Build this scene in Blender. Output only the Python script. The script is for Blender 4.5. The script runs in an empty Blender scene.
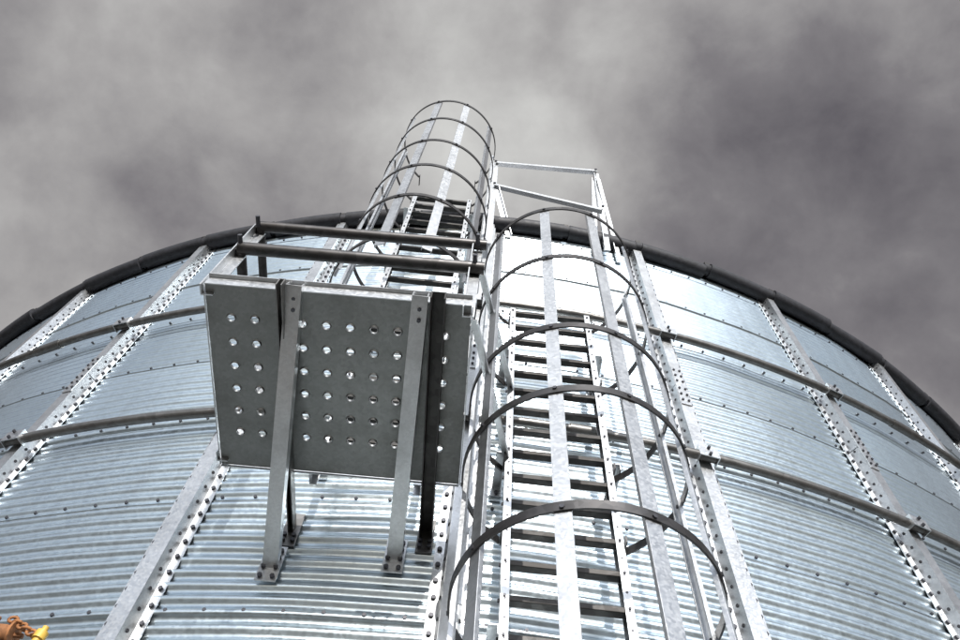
import bpy, math, random
import numpy as np
from mathutils import Vector, Matrix
random.seed(7)
ZC=1.6
CX,CY,R=0.098,9.196,6.781
EAVE=ZC+6.0
NST=35; DST=360/NST; A0=-0.8
scene=bpy.context.scene
V=Vector

# ------------------------------------------------------------ helpers
class MB:
    def __init__(s): s.v=[];s.f=[]
    def add(s,vs,fs):
        o=len(s.v); s.v+= [tuple(v) for v in vs]; s.f+=[tuple(i+o for i in f) for f in fs]
    def beam(s,a,b,w,h,up=(0,0,1),off=(0,0)):
        a=V(a);b=V(b);d=(b-a).normalized();up=V(up)
        sd=d.cross(up)
        if sd.length<1e-4: sd=d.cross(V((0,1,0)))
        sd.normalize();u=sd.cross(d).normalized()
        o=sd*off[0]+u*off[1]
        c=[]
        for p in(a,b):
            for sx,sy in((-1,-1),(1,-1),(1,1),(-1,1)): c.append(p+o+sd*sx*w/2+u*sy*h/2)
        s.add(c,[(3,2,1,0),(4,5,6,7),(0,1,5,4),(1,2,6,5),(2,3,7,6),(3,0,4,7)])
    def angle(s,a,b,w,h,t=0.006,up=(0,0,1),flip=1):
        s.beam(a,b,w,t,up)
        s.beam(a,b,t,h-t,up,off=(flip*(w/2-t/2),-h/2))
    def channel(s,a,b,w,h,t=0.005,up=(0,0,1)):
        s.beam(a,b,w,t,up)
        for k in(-1,1): s.beam(a,b,t,h-t,up,off=(k*(w/2-t/2),-h/2))
    def tube(s,pts,r,n=12,closed=False,cap=True):
        pts=[V(p) for p in pts];m=len(pts);o=len(s.v)
        ref=None
        for i,p in enumerate(pts):
            if closed: d=(pts[(i+1)%m]-pts[i-1])
            else: d=pts[min(i+1,m-1)]-pts[max(i-1,0)]
            d.normalize()
            if ref is None:
                ref=d.cross(V((0,0,1)))
                if ref.length<1e-3: ref=d.cross(V((1,0,0)))
            ref=(ref-d*ref.dot(d)).normalized(); w=d.cross(ref)
            for k in range(n):
                a=2*math.pi*k/n; s.v.append(tuple(p+ref*math.cos(a)*r+w*math.sin(a)*r))
        for i in range(m if closed else m-1):
            j=(i+1)%m
            for k in range(n):
                k2=(k+1)%n; s.f.append((o+i*n+k,o+j*n+k,o+j*n+k2,o+i*n+k2))
        if cap and not closed:
            s.f.append(tuple(o+k for k in range(n))); s.f.append(tuple(o+(m-1)*n+k for k in reversed(range(n))))
    def bolt(s,p,d,r=0.009,h=0.008,n=6):
        p=V(p);d=V(d).normalized();s.tube([p,p+d*h],r,n)
    def obj(s,name,mat,parent=None,smooth=False,bevel=0,auto=None):
        me=bpy.data.meshes.new(name);me.from_pydata(s.v,[],s.f);me.update()
        ob=bpy.data.objects.new(name,me);scene.collection.objects.link(ob)
        me.materials.append(mat)
        if smooth:
            for p in me.polygons:p.use_smooth=True
        if auto:
            for p in me.polygons:p.use_smooth=True
            me.set_sharp_from_angle(angle=math.radians(auto))
        if bevel:
            m=ob.modifiers.new("bevel",'BEVEL');m.width=bevel;m.segments=2;m.limit_method='ANGLE';m.harden_normals=False
        if parent: ob.parent=parent
        return ob
def empty(name,loc=(0,0,0)):
    e=bpy.data.objects.new(name,None);scene.collection.objects.link(e);e.empty_display_size=.2
    return e

def metal(name,base,rough,metallic=1.0,var=.12,spangle=30,dirt=0.0,dirtcol=(.12,.09,.07),vcol=False,streak=False):
    m=bpy.data.materials.new(name);m.use_nodes=True;nt=m.node_tree;N=nt.nodes;L=nt.links
    b=N["Principled BSDF"];b.inputs["Metallic"].default_value=metallic
    tc=N.new("ShaderNodeTexCoord")
    vor=N.new("ShaderNodeTexVoronoi");vor.inputs["Scale"].default_value=spangle
    L.new(tc.outputs["Object"],vor.inputs["Vector"])
    sep=N.new("ShaderNodeSeparateColor");L.new(vor.outputs["Color"],sep.inputs[0])
    mr=N.new("ShaderNodeMapRange");mr.inputs[3].default_value=1-var;mr.inputs[4].default_value=1+var
    L.new(sep.outputs[0],mr.inputs[0])
    last=mr.outputs[0]
    if vcol:
        at=N.new("ShaderNodeAttribute");at.attribute_name="panel"
        m3=N.new("ShaderNodeMath");m3.operation='MULTIPLY';L.new(last,m3.inputs[0]);L.new(at.outputs["Fac"],m3.inputs[1]);last=m3.outputs[0]
    vm=N.new("ShaderNodeVectorMath");vm.operation='SCALE';vm.inputs[0].default_value=base;L.new(last,vm.inputs["Scale"])
    col=vm.outputs[0]
    if dirt>0:
        dn=N.new("ShaderNodeTexNoise");dn.inputs["Scale"].default_value=5;dn.inputs["Detail"].default_value=5;dn.inputs["Roughness"].default_value=.65
        if streak:
            mp=N.new("ShaderNodeMapping");mp.inputs["Scale"].default_value=(2.4,2.4,.22);L.new(tc.outputs["Object"],mp.inputs[0]);L.new(mp.outputs[0],dn.inputs["Vector"])
        else: L.new(tc.outputs["Object"],dn.inputs["Vector"])
        dr=N.new("ShaderNodeMapRange");dr.inputs[1].default_value=.45;dr.inputs[2].default_value=.75;dr.inputs[3].default_value=0;dr.inputs[4].default_value=dirt
        L.new(dn.outputs[0],dr.inputs[0])
        mx=N.new("ShaderNodeMix");mx.data_type='RGBA';L.new(dr.outputs[0],mx.inputs[0]);L.new(col,mx.inputs[6]);mx.inputs[7].default_value=(*dirtcol,1)
        col=mx.outputs[2]
    L.new(col,b.inputs["Base Color"])
    rr=N.new("ShaderNodeMapRange");rr.inputs[3].default_value=rough-.05;rr.inputs[4].default_value=rough+.06
    L.new(sep.outputs[1],rr.inputs[0]);L.new(rr.outputs[0],b.inputs["Roughness"])
    return m
M_wall=metal("galvanised_sheet",(.60,.68,.73),.33,var=.035,spangle=70,dirt=.35,dirtcol=(.38,.41,.43),vcol=True,streak=True)
M_galv=metal("galvanised_section",(.64,.65,.66),.38,var=.06,spangle=110,dirt=.5,dirtcol=(.30,.30,.30))
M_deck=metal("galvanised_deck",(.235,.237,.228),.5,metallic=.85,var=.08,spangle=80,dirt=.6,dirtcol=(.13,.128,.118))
M_ring=metal("weathered_pipe",(.19,.185,.18),.42,metallic=.9,var=.15,dirt=.5,dirtcol=(.09,.08,.065))
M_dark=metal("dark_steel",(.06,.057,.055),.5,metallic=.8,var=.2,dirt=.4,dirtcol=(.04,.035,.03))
M_hoop=metal("hoop_steel",(.085,.082,.082),.42,metallic=.85,var=.2,dirt=.5,dirtcol=(.055,.045,.04))
M_bolt=metal("bolt_steel",(.09,.09,.10),.45,metallic=.8)
M_collar=metal("punched_edge",(.45,.45,.44),.4)
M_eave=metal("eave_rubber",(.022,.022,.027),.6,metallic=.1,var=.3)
M_rust=metal("rusty_steel",(.30,.13,.05),.8,metallic=.2,var=.3,spangle=90,dirt=.9,dirtcol=(.10,.045,.025))
M_yel=metal("worn_yellow_paint",(.55,.36,.06),.55,metallic=0,var=.15,dirt=.5,dirtcol=(.2,.1,.04))

def pol(a,r,z):
    a=math.radians(a);return V((CX+r*math.sin(a),CY-r*math.cos(a),z))
def wall_y(x,r=R): return CY-math.sqrt(r*r-(x-CX)**2)

# ------------------------------------------------------------ silo
silo=empty("grain_silo")
PITCH=.068;TIER=.64
seams=[ZC+2.0+TIER*k-0.0 for k in range(-5,7)]
seams=[z for z in seams if z>.1 and z<EAVE-.05]
rows=[];edges=[0.0]+seams+[EAVE]
for t in range(len(edges)-1):
    z0,z1=edges[t],edges[t+1];n=int(round((z1-z0)/PITCH*8))
    for i in range(n+1):
        z=z0+(z1-z0)*i/n
        r=R+.0078*math.sin(2*math.pi*(z-seams[0])/PITCH*1.0)+.006*(1-i/n)
        rows.append((z,r,t))
rows=np.array(rows);NA=NST*8
ang=np.radians(A0+np.arange(NA)*360/NA)
nr=len(rows)
rng=np.random.default_rng(3)
zz=rows[:,0][:,None];aa_=ang[None]
buck=.0022*np.sin(zz*2.1+aa_*37)+.0018*np.sin(zz*5.3-aa_*61+1.3)+.0012*np.sin(zz*9.7+aa_*23+.4)
rad=rows[:,1][:,None]+buck
vx=CX+rad*np.sin(ang)[None];vy=CY-rad*np.cos(ang)[None];vz=np.repeat(rows[:,0][:,None],NA,1)
verts=np.stack([vx,vy,vz],-1).reshape(-1,3)
i=np.arange(nr-1)[:,None]*NA;j=np.arange(NA)[None];j2=(j+1)%NA
faces=np.stack([i+j,i+j2,i+NA+j2,i+NA+j],-1).reshape(-1,4)
me=bpy.data.meshes.new("corrugated_wall")
me.vertices.add(len(verts));me.vertices.foreach_set("co",verts.ravel())
me.loops.add(faces.size);me.loops.foreach_set("vertex_index",faces.ravel().astype(np.int32))
me.polygons.add(len(faces));me.polygons.foreach_set("loop_start",(np.arange(len(faces))*4).astype(np.int32))
me.polygons.foreach_set("loop_total",np.full(len(faces),4,np.int32))
me.polygons.foreach_set("use_smooth",np.ones(len(faces),bool))
me.update(calc_edges=True);me.validate()
T=rng.uniform(.84,1.06,(40,NST))
tt=rows[:-1,2].astype(int)[:,None];cc=((np.arange(NA)//8)[None])
pv=T[tt,cc].reshape(-1)
at=me.attributes.new("panel",'FLOAT','FACE');at.data.foreach_set("value",pv.astype(np.float32))
wall=bpy.data.objects.new("corrugated_wall",me);scene.collection.objects.link(wall);me.materials.append(M_wall);wall.parent=silo

# stiffeners
st=MB();bo=MB();sp=MB()
prof=[(-.088,.010),(-.048,.010),(-.034,.068),(.034,.068),(.048,.010),(.088,.010)]
prof2=[(x,y-.004) for x,y in prof]
for k in range(NST):
    a=math.radians(A0+k*DST);t=V((math.cos(a),math.sin(a),0));n=V((math.sin(a),-math.cos(a),0));c=V((CX,CY,0))+n*(R+.004)
    zs=[0.05,ZC+1.36,ZC+3.92,EAVE-.02]
    for q in range(3):
        z0,z1=zs[q],zs[q+1]-.006
        vs=[];
        for z in(z0,z1):
            for x,y in prof: vs.append(c+t*x+n*y+V((0,0,z)))
            for x,y in reversed(prof2): vs.append(c+t*x+n*y+V((0,0,z)))
        m=len(prof)*2
        fs=[(i,(i+1)%m,m+(i+1)%m,m+i) for i in range(m)]
        st.add(vs,fs)
    for zj in zs[1:3]:
        p=c+n*.072;sp.beam(p+V((0,0,zj-.2)),p+V((0,0,zj+.2)),.062,.006,up=n)
        for s_ in(-.16,-.1,-.04,.04,.1,.16):
            for w in(-.018,.018): bo.bolt(p+t*w+V((0,0,zj+s_))+n*.003,n,.008,.008)
    z=.15
    while z<EAVE-.08:
        for s_ in(-1,1):
            if abs(k if k<18 else k-35)<8:
                bo.bolt(c+t*.068*s_+n*.010+V((0,0,z)),n,.0105,.011)
        z+=.085
st.obj("stiffeners",M_galv,silo);sp.obj("splice_plates",M_galv,silo)
sl=MB()
for k in list(range(0,7))+list(range(29,35)):
    a=math.radians(A0+k*DST);t=V((math.cos(a),math.sin(a),0));n=V((math.sin(a),-math.cos(a),0));c=V((CX,CY,0))+n*(R+.004)
    z=.2
    while z<EAVE-.1:
        for s_ in(-1,1):
            p=c+t*(.0425*s_)+n*.038+V((0,0,z));d=(t*s_*.97+n*.24)
            sl.bolt(p-d*.002,d,.008,.004,8)
        z+=.1
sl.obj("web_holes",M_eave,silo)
for zs_ in seams:
    for k in range(int(150/1.3)):
        a=-75+k*1.3
        if abs(((a-A0+DST/2)%DST)-DST/2)<1.0: continue
        nn=pol(a,1,0)-V((CX,CY,0))
        bo.bolt(pol(a,R+.006,zs_+.018),nn,.0085,.010)
# wind rings
wr=MB();cl=MB()
for zr in(ZC+.64,ZC+3.22,ZC+4.50):
    rr=R+.1
    for q in range(NST):
        aa=A0+q*DST+DST*.5
        pts=[pol(aa+DST*i/8,rr,zr) for i in range(9)]
        wr.tube(pts,.026 if q%2==0 else .0262,12)
    for q in range(NST):
        aa=A0+q*DST
        n=(pol(aa,1,0)-V((CX,CY,0)));t=V((math.cos(math.radians(aa)),math.sin(math.radians(aa)),0))
        c=pol(aa,R+.104,zr)
        cl.beam(c-t*.05+n*.028,c+t*.05+n*.028,.075,.005,up=n)
        cl.beam(c-t*.052-n*.03,c-t*.052+n*.03,.005,.075,up=(0,0,1))
        cl.beam(c+t*.052-n*.03,c+t*.052+n*.03,.005,.075,up=(0,0,1))
        for s_ in(-1,1): bo.bolt(c+n*.03+V((0,0,.025*s_)),n,.009,.016)
    for q in range(0,NST,2):
        pts=[pol(A0+q*DST+DST*.5+x,rr,zr) for x in(-.9,0,.9)]
        wr.tube(pts,.032,12)
wr.obj("wind_rings",M_ring,silo,auto=40);cl.obj("ring_clamps",M_galv,silo)
bo.obj("bolts",M_bolt,silo)
# eave
ev=MB();kn=MB();NS=70
for q in range(NS):
    a0=A0+q*360/NS+.28;a1=A0+(q+1)*360/NS-.10
    dz=random.uniform(-.014,.014);dr=random.uniform(-.009,.009);d1=random.uniform(-.012,.020)
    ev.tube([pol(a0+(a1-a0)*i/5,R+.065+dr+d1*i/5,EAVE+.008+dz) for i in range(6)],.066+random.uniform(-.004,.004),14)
    aa=A0+q*360/NS
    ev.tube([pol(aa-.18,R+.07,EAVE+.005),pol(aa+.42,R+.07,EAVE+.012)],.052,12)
    kn.beam(pol(aa,R-.1,EAVE+.05),pol(aa,R+.122,EAVE+.015),.045,.04)
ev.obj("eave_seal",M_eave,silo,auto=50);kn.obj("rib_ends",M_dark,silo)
rf=MB()
vs=[];fs=[]
slope=math.tan(math.radians(27))
for q in range(NS*2):
    a=A0+q*180/NS
    vs.append(pol(a,R+.04,EAVE+.03));vs.append(pol(a,.5,EAVE+.03+slope*(R-.46)))
m=len(vs)
for q in range(NS*2): fs.append((2*q,(2*q+2)%m,(2*q+3)%m,2*q+1))
rf.add(vs,fs)
for q in range(NS):
    a=A0+q*360/NS
    rf.beam(pol(a,R+.03,EAVE+.06),pol(a,.5,EAVE+.06+slope*(R-.46)),.04,.06)
rf.tube([pol(0,0,0)+V((0,0,EAVE+slope*(R-.46)-.05)),pol(0,0,0)+V((0,0,EAVE+slope*(R-.46)+.35))],.52,40)
rf.obj("roof",M_galv,silo)
fo=MB();fo.tube([V((CX,CY,-.3)),V((CX,CY,.06))],R+.35,96);

# ------------------------------------------------------------ ladders
def caged_ladder(name,cx,y,z0,z1,hoops,cr,cyc,strapz,hw=.24,rung=.17):
    e=empty(name)
    ra=MB();ru=MB();bl=MB();ho=MB();stp=MB();so=MB()
    for s_ in(-1,1):
        x=cx+s_*hw
        ra.beam((x,y,z0),(x,y,z1),.004,.055,up=(0,1,0))
        for k in(-1,1): ra.beam((x-s_*.014,y+k*.0275,z0),(x-s_*.014,y+k*.0275,z1),.032,.004,up=(0,1,0))
    z=z0+.1;
    while z<z1-.03:
        ru.beam((cx-hw+.004,y-.004,z),(cx+hw-.004,y-.004,z),.036,.026,up=(0,0,1))
        for s_ in(-1,1):
            bl.bolt((cx+s_*(hw-.013),y-.0295,z),(0,-1,0),.006,.006)
            bl.bolt((cx+s_*(hw+.002),y,z),(s_,0,0),.008,.008)
        z+=rung
    for s_ in(-1,1):
        z=z0+.05
        while z<z1-.02:
            bl.bolt((cx+s_*(hw-.015),y-.0285,z+.04),(0,-1,0),.0055,.0022,8)
            z+=.0425*2
    z=z0+.35
    while z<z1-.1:
        if z<EAVE-.1:
            for s_ in(-1,1):
                x=cx+s_*(hw+.022);wy=wall_y(x)
                so.angle((x,y-.03,z),(x,wy-.01,z),.04,.04,.005)
                so.beam((x,wy-.012,z-.06),(x,wy-.012,z+.06),.05,.006,up=(0,1,0))
                bl.bolt((x,wy-.015,z-.04),(0,-1,0),.01,.012);bl.bolt((x,wy-.015,z+.04),(0,-1,0),.01,.012)
        z+=.95
    amax=math.pi-math.asin(min(.99,(hw+.01)/cr))
    for zh in hoops:
        n=64;o=len(ho.v);tilt=random.uniform(-.008,.008);t2=random.uniform(-.008,.008)
        for i in range(n+1):
            a=-amax+2*amax*i/n
            for r_,h_ in((cr,-.018),(cr+.007,-.018),(cr+.007,.018),(cr,.018)):
                ho.v.append((cx+r_*math.sin(a),cyc-r_*math.cos(a),zh+h_+tilt*math.sin(a)+t2*math.cos(a)))
        for i in range(n):
            for k in range(4): ho.f.append((o+4*i+k,o+4*i+4+k,o+4*i+4+(k+1)%4,o+4*i+(k+1)%4))
        ho.f.append((o,o+1,o+2,o+3));ho.f.append((o+4*n+3,o+4*n+2,o+4*n+1,o+4*n))
        for s_ in(-1,1):
            ho.beam((cx+s_*(hw+.006),y-.06,zh),(cx+s_*(hw+.006),y+.03,zh),.006,.036)
    za,zb=strapz
    for a in(-100,-60,-18,18,60,100):
        a=math.radians(a);n=V((math.sin(a),-math.cos(a),0))
        p=V((cx,cyc,0))+n*(cr-.003)
        stp.beam(p+V((0,0,za)),p+V((0,0,zb)),.05,.004,up=n)
        for k in(-1,1): stp.beam(p+V((0,0,za)),p+V((0,0,zb)),.004,.014,up=n,off=(k*.024,-.007))
        for zh in hoops: bl.bolt(p-n*.002+V((0,0,zh)),-n,.008,.006);bl.bolt(p+n*.01+V((0,0,zh)),n,.008,.006)
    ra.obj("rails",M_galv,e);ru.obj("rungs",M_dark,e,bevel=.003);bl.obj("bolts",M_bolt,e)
    ho.obj("hoops",M_hoop,e,auto=40);stp.obj("cage_straps",M_galv,e);so.obj("standoffs",M_galv,e)
    return e
caged_ladder("caged_ladder",.42,2.22,.25,ZC+4.22,[ZC+z for z in(4.10,3.44,2.75,2.30,1.69,1.08)],.42,1.9,(ZC+.95,ZC+4.12))
caged_ladder("caged_ladder",-.41,2.22,ZC+2.52,ZC+6.05,[ZC+z for z in(6.45,5.88,5.27,4.70,4.14,3.55)],.38,1.885,(ZC+3.45,ZC+6.47),hw=.235)

# ------------------------------------------------------------ platform
plat=empty("access_platform")
dk=MB();PX0,PX1,PY0,PY1,PZ=-1.01,-.02,1.335,2.155,ZC+2.51
nx=10;ny=6;mx=.045;my0,my1=.08,.12
xs=[PX0]+[PX0+mx+.09*i for i in range(nx+1)]+[PX1]
ys=[PY0,PY0+my0]+[PY0+my0+(PY1-PY0-my0-my1)*i/ny for i in range(1,ny+1)]+[PY1]
co=MB()
for ix in range(len(xs)-1):
    for iy in range(len(ys)-1):
        x0,x1,y0,y1=xs[ix],xs[ix+1],ys[iy],ys[iy+1]
        hole=1<=ix<=nx and 1<=iy<=ny and ix not in(3,9)
        if not hole: dk.add([(x0,y0,PZ),(x1,y0,PZ),(x1,y1,PZ),(x0,y1,PZ)],[(3,2,1,0)]);continue
        cx_,cy_=(x0+x1)/2,(y0+y1)/2;hx,hy=(x1-x0)/2,(y1-y0)/2;n=16;vs=[]
        for k in range(n):
            a=2*math.pi*k/n;c,s_=math.cos(a),math.sin(a);m=max(abs(c),abs(s_));vs.append((cx_+c/m*hx,cy_+s_/m*hy,PZ))
        for k in range(n):
            a=2*math.pi*k/n;vs.append((cx_+.0155*math.cos(a),cy_+.0155*math.sin(a),PZ))
        dk.add(vs,[(k,n+k,n+(k+1)%n,(k+1)%n) for k in range(n)])
        vs=[]
        for r_,z_ in((.0195,-.0002),(.0152,-.006),(.0145,-.006),(.0145,.006)):
            for k in range(n):
                a=2*math.pi*k/n;vs.append((cx_+r_*math.cos(a),cy_+r_*math.sin(a),PZ+z_))
        co.add(vs,[(q*n+k,q*n+(k+1)%n,(q+1)*n+(k+1)%n,(q+1)*n+k) for q in range(3) for k in range(n)])
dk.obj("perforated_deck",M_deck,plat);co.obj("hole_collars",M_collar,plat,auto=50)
fr=MB()
fr.beam((PX0,PY0-.004,PZ+.022),(PX1,PY0-.004,PZ+.022),.004,.055)
fr.beam((PX0,PY1+.004,PZ+.015),(PX1,PY1+.004,PZ+.015),.004,.05)
fr.beam((PX0-.004,PY0,PZ+.018),(PX0-.004,PY1,PZ+.018),.004,.05)
fr.beam((PX1+.004,PY0,PZ+.018),(PX1+.004,PY1,PZ+.018),.004,.05)
fr.beam((PX0,PY0-.012,PZ+.05),(PX1,PY0-.012,PZ+.05),.02,.004)
fr.obj("edge_fascia",M_galv,plat)
br=MB();bd=MB();pb=MB();bdk=MB()
TH=math.radians(-1.4);PIV=V((-.5,1.76,0))
PM=Matrix.Translation(PIV+V((-.005,0,PZ)))@Matrix.Rotation(math.radians(-2.2),4,'X')@Matrix.Rotation(TH,4,'Z')@Matrix.Translation(-PIV-V((0,0,PZ)))
def lw(x,z):
    lo,hi=1.9,3.2
    for _ in range(40):
        y=(lo+hi)/2;p=PM@V((x,y,z))
        if math.hypot(p.x-CX,p.y-CY)>R: lo=y
        else: hi=y
    return lo
for x,xb,dz in((-.675,-.745,-.27),(-.21,-.255,-.20)):
    a=V((x,PY0-.03,PZ-.012));b=V((xb,lw(xb,PZ+dz)-.03,PZ+dz))
    br.beam(a,b,.06,.005,up=(0,0,1));br.beam(a,b,.005,.05,up=(0,0,1),off=(-.0275,.027));br.beam(a,b,.005,.05,up=(0,0,1),off=(.0275,.027))
    br.beam(b+V((0,-.0,-.07)),b+V((0,0,.12)),.085,.006,up=(0,1,0))
    right=x>-.5
    bx=x+.068 if right else x-.042
    wy=lw(bx,PZ)
    (bdk if right else bd).channel((bx,PY0-.05,PZ-.008),(bx,wy-.01,PZ-.008),.055 if right else .024,.055,.005)
    bd.beam((bx,wy-.014,PZ-.14),(bx,wy-.014,PZ+.06),.07,.008,up=(0,1,0))
    for s_ in(-1,1):
        for q in(-.05,.0,.05,.09): pb.bolt(b+V((.025*s_,-.004,q)),(0,-1,0),.010,.012)
        pb.bolt((bx+.02*s_,wy-.02,PZ-.11),(0,-1,0),.01,.012);pb.bolt((bx+.02*s_,wy-.02,PZ-.08),(0,-1,0),.01,.012)
    pb.bolt((x,PY0+.02,PZ-.017),(0,0,-1),.008,.010);pb.bolt((x,PY0+.06,PZ-.03),(0,0,-1),.008,.010)
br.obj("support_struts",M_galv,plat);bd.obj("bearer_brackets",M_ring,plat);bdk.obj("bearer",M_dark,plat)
hr=MB();ps=MB()
ry=PY0+.005
for z,r_ in((PZ+.65,.024),(PZ+.38,.027)):
    hr.tube([(PX0-.0,ry,z),(PX1+.03,ry,z)],r_,14)
    hr.tube([(PX0+.01,ry,z-.002),(PX0+.01,PY1-.02,z-.002)],r_*.8,12)
for x,yy in((PX0+.01,ry+.03),(PX0+.01,PY1-.03),(PX1-.01,ry+.03)):
    ps.angle((x,yy,PZ-.02),(x,yy,PZ+.645),.045,.045,.005,up=(0,1,0))
    for z in(.38,.62): pb.bolt((x,yy-.04,PZ+z),(0,-1,0),.01,.05)
ps.angle((PX1+.01,ry+.1,PZ+.62),(.20,2.22,PZ+.86),.03,.03,.004)
ps.angle((PX1+.01,ry+.1,PZ+.1),(.18,2.22,PZ+.3),.03,.03,.004)
ps.angle((PX1+.04,2.2,PZ-.6),(PX1+.04,2.2,PZ+3.3),.04,.04,.005,up=(0,1,0))
hr.obj("handrails",M_hoop,plat,auto=40);ps.obj("posts",M_galv,plat);pb.obj("bolts",M_bolt,plat)
plat.matrix_world=PM

# ------------------------------------------------------------ roof guard rail
gr=empty("roof_guard_rail");g=MB();gb=MB()
g.angle((-.01,2.22,ZC+7.20),(.96,2.22,ZC+7.27),.05,.04,.005)
g.angle((.0,2.22,ZC+6.55),(.93,2.24,ZC+6.25),.05,.04,.005)
g.angle((-.0,2.24,ZC+5.3),(-.01,2.22,ZC+7.22),.05,.04,.005,up=(0,1,0))
g.angle((.95,2.38,ZC+5.75),(.96,2.24,ZC+7.29),.055,.04,.005,up=(0,1,0))
g.angle((.86,2.42,ZC+5.75),(.93,2.26,ZC+7.12),.045,.035,.005,up=(0,1,0))
g.angle((1.06,2.46,ZC+5.72),(.965,2.24,ZC+7.12),.045,.035,.005,up=(0,1,0))
g.angle((.02,2.23,ZC+6.5),(.16,2.40,ZC+5.85),.045,.035,.005,up=(0,1,0))
for p in((-.01,2.2,ZC+7.2),(.95,2.2,ZC+7.27),(.93,2.2,ZC+6.25),(0,2.2,ZC+6.55)): gb.bolt(p,(0,-1,0),.012,.015)
g.obj("rails",M_galv,gr);gb.obj("bolts",M_bolt,gr)

# ------------------------------------------------------------ lifting jack
jk=empty("lifting_jack");j1=MB();j2=MB();j3=MB()
jx,jy,jz=-1.13,1.80,ZC+1.31
j1.channel((jx,jy,.0),(jx,jy,jz-.03),.06,.05,.006,up=(0,-1,0))
for dx,dy in((-.5,-.2),(.35,-.5),(0,.4)): j1.tube([(jx,jy,1.5),(jx+dx,jy+dy,.02)],.02,8)
j1.tube([(jx-.05,jy-.03,jz-.01),(jx+.02,jy-.03,jz-.01)],.024,14)
for xx in(-.055,.022): j1.tube([(jx+xx,jy-.03,jz-.01),(jx+xx+.006,jy-.03,jz-.01)],.035,16)
j1.tube([(jx-.08,jy-.03,jz-.01),(jx+.05,jy-.03,jz-.01)],.007,8)
j1.beam((jx-.03,jy-.05,jz-.12),(jx-.035,jy-.04,jz+.03),.016,.008,up=(0,1,0))
j1.tube([(jx-.08,jy-.05,jz-.06),(jx-.065,jy-.05,jz+.0),(jx-.045,jy-.045,jz+.035),(jx-.03,jy-.045,jz+.01)],.006,8)
for k in range(16):
    z=jz-.03-k*.035
    c=V((jx-.02,jy-.08,z));ax=V((1,0,0)) if k%2 else V((0,1,0))
    j2.tube([c+ax*.010*math.cos(t)+V((0,0,.022*math.sin(t))) for t in np.linspace(0,2*math.pi,10,endpoint=False)],.0045,6,closed=True)
for k in range(6):
    c=V((jx+.012+k*.016,jy-.05,jz+.02-.008*k));
    ax=V((0,1,0)) if k%2 else V((0,0,1))
    j2.tube([c+ax*.008*math.sin(t)+V((.012*math.cos(t),0,0)) for t in np.linspace(0,2*math.pi,10,endpoint=False)],.004,6,closed=True)
hp=[(jx+.10,jy-.05,jz-.05),(jx+.102,jy-.05,jz-.03),(jx+.104,jy-.05,jz-.008),(jx+.104,jy-.05,jz+.008)]
j3.tube(hp[:2],.011,12);j3.tube(hp[1:3],.016,12);j3.tube(hp[2:],.008,10)
j1.obj("mast",M_rust,jk,auto=40);j2.obj("chain",M_rust,jk,smooth=True);j3.obj("hook",M_yel,jk,auto=60)

# ------------------------------------------------------------ ground
def simple(name,c1,c2,scale,rough=.9):
    m=bpy.data.materials.new(name);m.use_nodes=True;nt=m.node_tree;N=nt.nodes;L=nt.links;b=N["Principled BSDF"]
    tc=N.new("ShaderNodeTexCoord");no=N.new("ShaderNodeTexNoise");no.inputs["Scale"].default_value=scale;no.inputs["Detail"].default_value=6
    L.new(tc.outputs["Object"],no.inputs["Vector"]);cr=N.new("ShaderNodeValToRGB")
    cr.color_ramp.elements[0].position=.35;cr.color_ramp.elements[1].position=.68
    cr.color_ramp.elements[0].color=(*c1,1);cr.color_ramp.elements[1].color=(*c2,1)
    L.new(no.outputs[0],cr.inputs[0]);L.new(cr.outputs[0],b.inputs["Base Color"]);b.inputs["Roughness"].default_value=rough
    bp=N.new("ShaderNodeBump");bp.inputs["Distance"].default_value=.03;L.new(no.outputs[0],bp.inputs["Height"]);L.new(bp.outputs[0],b.inputs["Normal"])
    return m
M_gr=simple("gravel_ground",(.075,.073,.068),(.15,.145,.135),3);M_con=simple("concrete",(.26,.25,.24),(.38,.37,.35),2)
fo.obj("foundation",M_con,silo)
gd=MB();S=600;gd.add([(-S,-S,0),(S,-S,0),(S,S,0),(-S,S,0)],[(0,1,2,3)]);gd.obj("ground",M_gr)

# ------------------------------------------------------------ light
SUN_EL=math.radians(23);az=math.radians(5)
sd=V((math.sin(az)*math.cos(SUN_EL),-math.cos(az)*math.cos(SUN_EL),math.sin(SUN_EL)))
sl_=bpy.data.lights.new("sun",'SUN');sl_.energy=5;sl_.angle=math.radians(.5);sl_.color=(1,.97,.92)
so=bpy.data.objects.new("sun",sl_);scene.collection.objects.link(so);so.rotation_euler=sd.to_track_quat('Z','Y').to_euler();so.location=(3,-6,12)

w=bpy.data.worlds.new("World");scene.world=w;w.use_nodes=True;nt=w.node_tree;N=nt.nodes;L=nt.links
for n in list(N):N.remove(n)
out=N.new("ShaderNodeOutputWorld");sky=N.new("ShaderNodeTexSky");sky.sky_type='NISHITA';sky.sun_disc=False
sky.sun_elevation=SUN_EL;sky.sun_rotation=math.atan2(sd.x,sd.y)
b1=N.new("ShaderNodeBackground");b1.inputs[1].default_value=.15;L.new(sky.outputs[0],b1.inputs[0])
b2=N.new("ShaderNodeBackground");b2.inputs[1].default_value=1
mix=N.new("ShaderNodeMixShader");L.new(b1.outputs[0],mix.inputs[1]);L.new(b2.outputs[0],mix.inputs[2]);L.new(mix.outputs[0],out.inputs[0])
tc=N.new("ShaderNodeTexCoord");D=tc.outputs["Generated"]
def mth(op,a,b=None,clamp=False):
    n=N.new("ShaderNodeMath");n.operation=op;n.use_clamp=clamp
    for i,x in enumerate((a,b)):
        if x is None: continue
        if isinstance(x,(int,float)): n.inputs[i].default_value=x
        else: L.new(x,n.inputs[i])
    return n.outputs[0]
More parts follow.
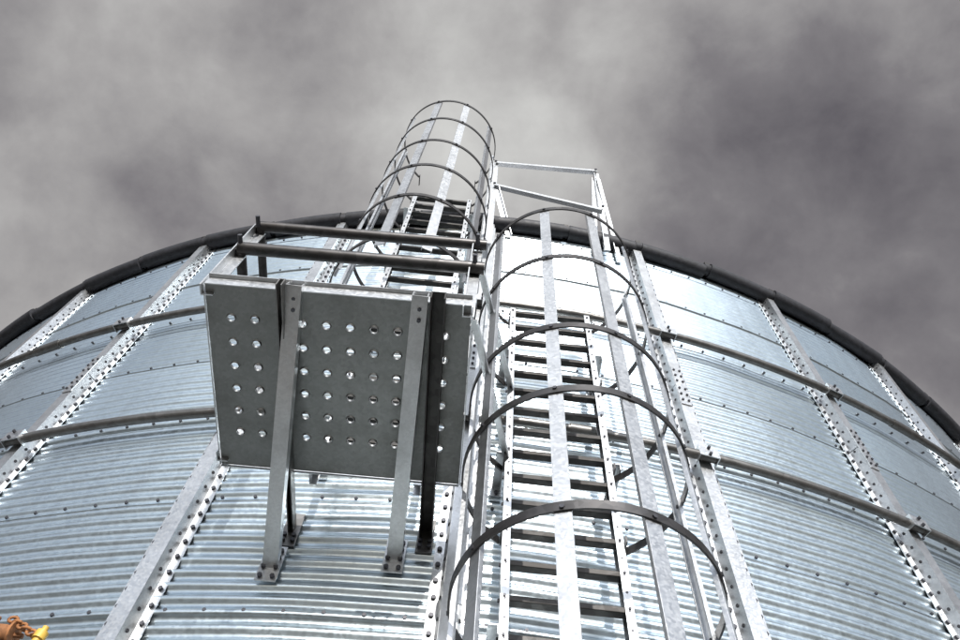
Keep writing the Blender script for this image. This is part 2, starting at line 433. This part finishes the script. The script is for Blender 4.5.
def lobe(d,c0,c1):
    n=N.new("ShaderNodeVectorMath");n.operation='DOT_PRODUCT';L.new(D,n.inputs[0]);n.inputs[1].default_value=V(d).normalized()
    m=N.new("ShaderNodeMapRange");m.interpolation_type='SMOOTHSTEP';m.inputs[1].default_value=math.cos(math.radians(c0));m.inputs[2].default_value=math.cos(math.radians(c1))
    L.new(n.outputs["Value"],m.inputs[0]);return m.outputs[0]
def noise(sc,det,ro=.5,dist=0,off=(0,0,0)):
    mp=N.new("ShaderNodeMapping");mp.inputs["Location"].default_value=off;L.new(D,mp.inputs[0])
    n=N.new("ShaderNodeTexNoise");n.inputs["Scale"].default_value=sc;n.inputs["Detail"].default_value=det;n.inputs["Roughness"].default_value=ro;n.inputs["Distortion"].default_value=dist
    L.new(mp.outputs[0],n.inputs["Vector"]);return n.outputs[0]
n1=noise(2.7,7,.5,.1,(1.3,.4,.2));n2=noise(7.5,6,.58,.15,(4,2,1))
v=mth('ADD',mth('MULTIPLY',n1,.85),mth('MULTIPLY',n2,.50))
v=mth('SUBTRACT',v,.04)
v=mth('ADD',v,mth('MULTIPLY',lobe((-.05,.06,.99),26,2),.14))
v=mth('SUBTRACT',v,mth('MULTIPLY',lobe((.50,.36,.80),30,4),.13))
v=mth('SUBTRACT',v,mth('MULTIPLY',lobe((-.60,.14,.81),10,1),.20))
v=mth('ADD',v,mth('MULTIPLY',lobe((-.46,.20,.83),16,1),.11))
v=mth('SUBTRACT',v,mth('MULTIPLY',lobe((-.20,.32,.93),9,1),.04))
cr=N.new("ShaderNodeValToRGB");L.new(v,cr.inputs[0]);e=cr.color_ramp
e.elements[0].position=.30;e.elements[0].color=(.120,.113,.128,1);e.elements[1].position=.98;e.elements[1].color=(.64,.64,.625,1)
x=e.elements.new(.50);x.color=(.215,.205,.218,1);x=e.elements.new(.72);x.color=(.395,.385,.385,1)
# unseen sky behind the viewer, brightened and blued to lift the wall's reflection
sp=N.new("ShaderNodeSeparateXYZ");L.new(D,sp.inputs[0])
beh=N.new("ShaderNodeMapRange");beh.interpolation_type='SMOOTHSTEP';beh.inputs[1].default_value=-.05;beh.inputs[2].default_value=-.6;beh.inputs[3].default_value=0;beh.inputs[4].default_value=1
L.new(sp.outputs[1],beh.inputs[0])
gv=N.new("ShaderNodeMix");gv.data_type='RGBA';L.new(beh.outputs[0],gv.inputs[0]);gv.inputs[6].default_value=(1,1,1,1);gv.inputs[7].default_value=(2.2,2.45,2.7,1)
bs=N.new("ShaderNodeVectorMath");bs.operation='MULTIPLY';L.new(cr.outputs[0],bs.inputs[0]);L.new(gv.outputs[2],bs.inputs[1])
# out-of-view glow added around the sun to broaden the highlight on the wall
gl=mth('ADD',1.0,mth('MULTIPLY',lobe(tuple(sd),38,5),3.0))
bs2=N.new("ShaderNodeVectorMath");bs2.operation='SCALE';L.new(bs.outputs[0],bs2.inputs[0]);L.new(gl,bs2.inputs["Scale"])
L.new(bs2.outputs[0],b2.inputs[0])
gap=N.new("ShaderNodeMapRange");gap.interpolation_type='SMOOTHSTEP';gap.inputs[1].default_value=.42;gap.inputs[2].default_value=.6
L.new(noise(1.8,3,.5,.2,(7,3,2)),gap.inputs[0])
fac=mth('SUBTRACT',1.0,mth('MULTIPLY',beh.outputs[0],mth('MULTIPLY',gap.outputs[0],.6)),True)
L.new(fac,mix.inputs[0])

# ------------------------------------------------------------ camera
cam=bpy.data.cameras.new("camera");cam.sensor_width=36;cam.lens=775/960*36;cam.clip_end=3000;cam.clip_start=.05
co_=bpy.data.objects.new("camera",cam);scene.collection.objects.link(co_)
r=V((.9943,-.0935,.051)).normalized();bk=V((0,-.4786,-.878)).normalized();u=bk.cross(r).normalized();r=u.cross(bk)
m=Matrix(((r.x,u.x,bk.x),(r.y,u.y,bk.y),(r.z,u.z,bk.z))).to_4x4();m.translation=V((0,0,ZC));co_.matrix_world=m
scene.camera=co_
scene.view_settings.view_transform='Standard';scene.view_settings.look='None';scene.view_settings.exposure=0
